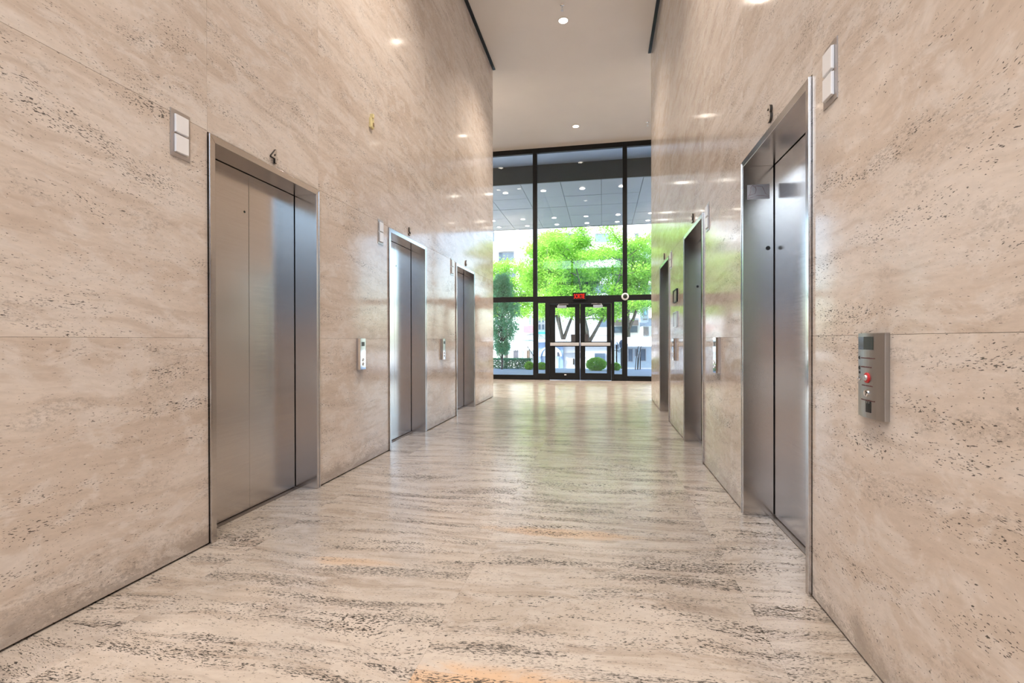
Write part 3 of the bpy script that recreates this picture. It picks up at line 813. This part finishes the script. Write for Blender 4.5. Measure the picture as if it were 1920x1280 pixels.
# low pavilion with an arch
Yp = 27.
t = thing('arched_pavilion', (0, Yp, -2.6)); tag(t, 'pale blue and white arched entrance pavilion straight beyond the doors', 'building')
def P(px): return ax(px, Yp)
def Z(py): return az(1060, py, Yp)+2.6
xa, xb_ = P(1008), P(1056)
cxp = (P(1014)+P(1050))/2; ro = (P(1050)-P(1014))/2; zsp = Z(668)
n = 12; arc = [(cxp-ro*math.cos(PI*i/n), zsp+(Z(651)-zsp)*math.sin(PI*i/n)) for i in range(n+1)]
bm = bmesh.new()
pts = [(xa, 0), (arc[0][0], 0)]+arc+[(arc[-1][0], 0), (xb_, 0), (xb_, Z(642)), (xa, Z(642))]
prism(pts, 1, 0, .8, 0, bm); bmesh.ops.triangulate(bm, faces=bm.faces[:])
mesh_obj('arch_wall', bm, M['blue_wall'], t)
box('cornice', xa-.15, xb_+.2, -.18, .9, Z(642), Z(636.5), M['pale_blue'], t, .03)
ar2 = [(cxp-(ro+.12)*math.cos(PI*i/n), zsp+(Z(648.5)-zsp)*math.sin(PI*i/n)) for i in range(n+1)]
bm = bmesh.new(); prism(ar2+arc[::-1], 1, -.08, -.001, 0, bm); bmesh.ops.triangulate(bm, faces=bm.faces[:]); mesh_obj('arch_moulding', bm, M['pale_blue'], t)
for px in (1019, 1046):
    mesh_obj('column', lathe([(.16, 0), (.16, .2), (.12, .25), (.105, zsp-.15), (.15, zsp-.1), (.15, zsp)], 2, 16, (P(px), .3, 0)), M['pale_blue'], t, True)
box('porch_back', P(1010), P(1052), 2.2, 2.3, 0, Z(644), M['pale_blue'], t); box('porch_door', P(1038), P(1046), 2.12, 2.19, 0, Z(662), M['win_dark'], t)
box('white_wall', xb_+.001, P(1150), .1, 1.2, 0, Z(646), M['white_wall'], t); box('parapet', xb_+.21, P(1150), -.05, 1.3, Z(646)+.001, Z(641), M['white_wall'], t)
box('shadow_rail', P(1058), P(1092), -.02, .099, Z(661.5), Z(660.6), M['grey_roof'], t)
o = box('shop_window', P(1114), P(1135), .02, .099, Z(684), Z(661), M['pale_blue'], t); box('pane', P(1115), P(1134), 0, .019, Z(683), Z(662), M['win'], o)
box('wall_lamp', P(1074.5), P(1076.5), -.12, .099, Z(683), Z(672), M['black'], t)
# right wing of the plaza
facade('low_building', 'white low building with wide overhang at right beyond the glass', 1150, 1232, 632, 29., M['white_wall'], wins=((1177, 1187, 653, 678, M['win']), (1200, 1211.5, 653, 677, M['win']), (1190, 1196, 653, 668, M['win'])),
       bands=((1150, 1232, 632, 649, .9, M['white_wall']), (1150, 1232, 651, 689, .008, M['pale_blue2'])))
facade('street_building', 'mid rise building with brown band and long windows right of the doors', 1140, 1200, 560, 36., M['white_wall'], wins=((1176, 1196, 579, 588, M['win_dark']), (1150, 1172, 580, 589, M['win_dark']), (1176, 1196, 610, 624, M['win']), (1150, 1172, 611, 625, M['win'])),
       bands=((1145, 1197, 600, 610, .05, M['brown']), (1145, 1197, 590, 597, .5, M['white_wall']), (1145, 1197, 573, 577, .1, M['brown'])))
facade('bay_tower', 'pale blue bay tower at the far right of the view', 1201, 1216, 420, 34., M['pale_blue'], zb=2.4, wins=[(1206, 1214, 578, 592, M['win_cyan'])]+[(1206, 1214, 470+k*22, 486+k*22, M['win_cyan']) for k in range(4)]+[(1206, 1214, 597, 600, M['win'])])
facade('slatted_screen', 'brown slatted screen below the bay tower', 1205, 1222, 611, 34.5, M['white_wall'], bands=[(1206+k*3, 1207.2+k*3, 612, 629, .08, M['brown']) for k in range(4)])
# left: shop row with awning, dome and column
facade('window_grid_building', 'building with blue grey window grid behind the left narrow panel', 1007, 1045, 556, 44., M['white_wall'],
       wins=[(1009+6.5*i, 1015+6.5*i, 568+13*j, 579.5+13*j, M['win']) for i in range(3) for j in range(4)]+[(1036, 1043, 592, 606, M['win_cyan'])], bands=((1010, 1030, 622, 626, .3, mat('teal_sign', (.10, .55, .55), .5)),))
facade('shop_row', 'white row of shops left of the doors', 915, 1004, 585, 42., M['white_wall'], wins=((992, 999, 590, 610, M['win_cyan']), (962, 974, 655, 674, M['win_dark']), (928, 934, 590, 610, M['win'])), bands=((983, 1003, 611, 623, .5, M['maroon']), (915, 1004, 648, 652, .2, M['pale_blue'])))
t = thing('shop_awning', (ax(984, 33), 33, -2.6)); tag(t, 'pale scalloped awning with dark lattice dome left of the doors', 'awning')
wA = ax(1003, 33)-ax(966, 33); bm = bmesh.new(); n = 9
zt, zm = az(984, 637, 33)+2.6, az(984, 651, 33)+2.6
prof = []
for i in range(n*4+1):
    u = i/(n*4); prof.append(((u-.5)*wA, zm-.10*abs(math.sin(u*n*PI))))
A = [bm.verts.new((x*.72, .4, zt)) for x, z in prof]; B = [bm.verts.new((x, -.7, zm+.05)) for x, z in prof]; D = [bm.verts.new((x, -.72, z-.12)) for x, z in prof]
for i in range(len(prof)-1): bm.faces.new((A[i], A[i+1], B[i+1], B[i])); bm.faces.new((B[i], B[i+1], D[i+1], D[i]))
mesh_obj('canopy', bm, M['pale_blue'], t)
bm = bmesh.new(); R_ = (ax(1022, 33)-ax(980, 33))/2; cxd = ax(1001, 33)-ax(984, 33); zd = az(1000, 637, 33)+2.6
for k in range(13):
    a = PI*k/12; tube(bm, [(cxd+R_*math.cos(f)*math.cos(a)*1.0, R_*.6*math.cos(f)*math.sin(a)-.1, zd+R_*.55*math.sin(f)) for f in [PI/2*i/5 for i in range(6)]], .018, 4)
for i in range(5):
    f = PI/2*i/5; tube(bm, [(cxd+R_*math.cos(f)*math.cos(PI*k/12), R_*.6*math.cos(f)*math.sin(PI*k/12)-.1, zd+R_*.55*math.sin(f)) for k in range(13)], .014, 4)
mesh_obj('lattice_dome', bm, M['grey_roof'], t)
for px in (977.5, 999): mesh_obj('post', prism([(ax(px, 33)-ax(984, 33)-.16, -.3), (ax(px, 33)-ax(984, 33)+.16, -.3), (ax(px, 33)-ax(984, 33)+.16, .02), (ax(px, 33)-ax(984, 33)-.16, .02)], 2, 0, zm-.02), M['pale_blue'], t)
box('timber_door', ax(987, 33)-ax(984, 33), ax(993, 33)-ax(984, 33), .1, .16, 0, az(990, 653, 33)+2.6, mat('timber_door', (.62, .42, .28), .6), t)
# far towers
def slab_tower(label, px0, px1, Y, floors, zb, fh, rz, seed, piers=False):
    a, b = ax(px0, Y), ax(px1, Y); t = thing('apartment_tower', (a, Y, -2.6), rz); tag(t, label, 'building'); r = random.Random(seed); W = b-a
    box('wall', 0, W, .6, 10, 0, zb+2.6+floors*fh, M['white_wall'], t)
    for k in range(floors):
        z = zb+2.6+k*fh
        box('balcony_slab', -.2, W+.2, -.5, .599, z, z+fh*.42, M['white_wall'], t, .03)
        x = .3; ws = fh*.8
        while x+ws < W-.2:
            ww = ws*r.uniform(.9, 1.7)
            if x+ww > W-.2: break
            q = r.random()
            if q < .78:
                fo = box('window', x, x+ww, .50, .599, z+fh*.46, z+fh*.97, M['grey_roof'], t)
                box('pane', x+.08, x+ww-.08, .45, .499, z+fh*.49, z+fh*.94, M['win'] if q < .5 else M['win_cyan'], fo)
            x += ww+.25
    if piers:
        for k in range(int(W/3)+1): box('pier', k*3-.2, k*3+.25, -.9, -.501, 0, zb+2.6+floors*fh, M['white_wall'], t)
    return t
slab_tower('wide white apartment tower with balcony bands behind the locust trees', 1000, 1262, 82, 9, 2., 2.9, .16, 5)
slab_tower('white apartment tower with vertical piers at upper left', 895, 992, 66, 9, 2., 2.9, -.05, 8, True)
# lamp posts
def make_post():
    t = thing('lamp_post')
    mesh_obj('pole', lathe([(.10, 0), (.10, .15), (.05, .25), (.035, 1.0), (.03, 2.7)], 2, 12), M['black'], t)
    for s in (-1, 1):
        bm = bmesh.new(); tube(bm, [(0, 0, 2.45), (s*.12, 0, 2.42), (s*.22, 0, 2.48), (s*.22, 0, 2.56)], .014, 6); mesh_obj('arm', bm, M['black'], t)
        bm = lathe([(.04, 2.56), (.09, 2.60), (.11, 2.80), (.06, 2.88), (.01, 2.94)], 2, 12, (s*.22, 0, 0)); mesh_obj('lantern', bm, M['lampg'], t)
    return t
M['lampg'] = mat('lantern_glass', (.12, .16, .22), .3)
lp = make_post(); lp.location = (ax(1156, 23.5), 23.5, -1.75); tag(lp, 'black twin lantern lamp post outside the right narrow panel', 'lamp post', 'black lamp posts')
lp2 = copy_tree(lp); lp2.location = (ax(1165, 25.0), 25.0, -1.85); tag(lp2, 'second lamp post hidden partly by the right mullion', 'lamp post', 'black lamp posts')
struct(box('lower_landing', -40, 30, 20.6, 26.9, -3., -1.86, M['paving']), 'landing below the terrace edge', 'pavement').location.z = 0
# stair rails
t = thing('stair_handrail', (ax(1196, 20), 20., -.02)); tag(t, 'black double stair handrail outside the right glass pane', 'handrail')
for dx, nm in ((0, 'rail'), (.10, 'rail')):
    bm = bmesh.new(); tube(bm, [(dx-.10, .0, .0), (dx-.06, .1, .45), (dx+.04, .35, .92), (dx+.08, .5, .94)], .014, 6)
    for k in range(3): tube(bm, [(dx-.02+k*.02, .1+k*.1, 0), (dx+.0+k*.02, .15+k*.1, .5+.14*k)], .007, 5)
    mesh_obj(nm, bm, M['black'], t)
t = thing('terrace_railing', (ax(1000, 19.75), 19.75, -.02)); tag(t, 'black vertical railing at right end of the hedge', 'railing')
bm = bmesh.new()
for k in range(4): tube(bm, [(-.24+k*.07, 0, 0), (-.24+k*.07, 0, .95-.12*k)], .009, 5)
tube(bm, [(-.25, 0, .96), (.04, 0, .50)], .014, 6); mesh_obj('rails', bm, M['black'], t)

# ------------------------------------------------------------------ outside, rear
struct(box('rear_pavement', -60, 60, -60, YB-.11, -.5, -.02, M['street']), 'pavement behind the rear lobby', 'pavement')
struct(box('rear_soffit', SX0-2, SX1+2, YB-1.1, YB-.11, H-.3, H, M['soffit']), 'rear overhang', 'soffit')
t = thing('rear_building', (0, -28, 0)); tag(t, 'grey office building across the street behind the viewer', 'building')
M['rear_wall'] = mat('rear_grey_wall', (.36, .38, .42), .7); M['rear_brick'] = mat('rear_warm_brick', (.62, .36, .24), .8)
box('wall', -34, 30, -6, 0, 0, 9.5, M['rear_wall'], t)
for i in range(14):
    for z in (3.2, 6.0): box('window', -30+i*4.2, -27.4+i*4.2, .001, .06, z, z+1.5, M['win'], t)
t = thing('rear_garden_wall', (0, -10, 0)); tag(t, 'low warm brick garden wall behind the rear lobby', 'wall')
box('brick_face', -26, 22, -.3, 0, 0, 1.9, M['rear_brick'], t); box('coping', -26.1, 22.1, -.35, .05, 1.901, 2.0, M['pale_blue'], t)

# two unseen counters added to the rear lobby for their reflections in the steel jambs
for nm, x0, x1, mm in (('unseen honey timber counter added for the orange reflection in the left jambs', -7.7, -5.3, mat('honey_timber', (.78, .42, .22), .5, 0, .12, 3, stretch=(1, 1, 8))),
                       ('unseen pale stone counter added for the pale reflection in the right jambs', 2.1, 3.9, M['wall_end'])):
    t = thing('added_counter', ((x0+x1)/2, -2.75, 0)); tag(t, nm, 'counter'); h2 = (x1-x0)/2
    box('plinth', -h2+.05, h2-.05, -.25, .25, 0, .45, M['sill'], t); box('front_panel', -h2, h2, -.3, .3, .451, 1.36, mm, t, .01); box('counter_top', -h2-.03, h2+.03, -.33, .33, 1.361, 1.40, M['satin_warm'], t, .005)
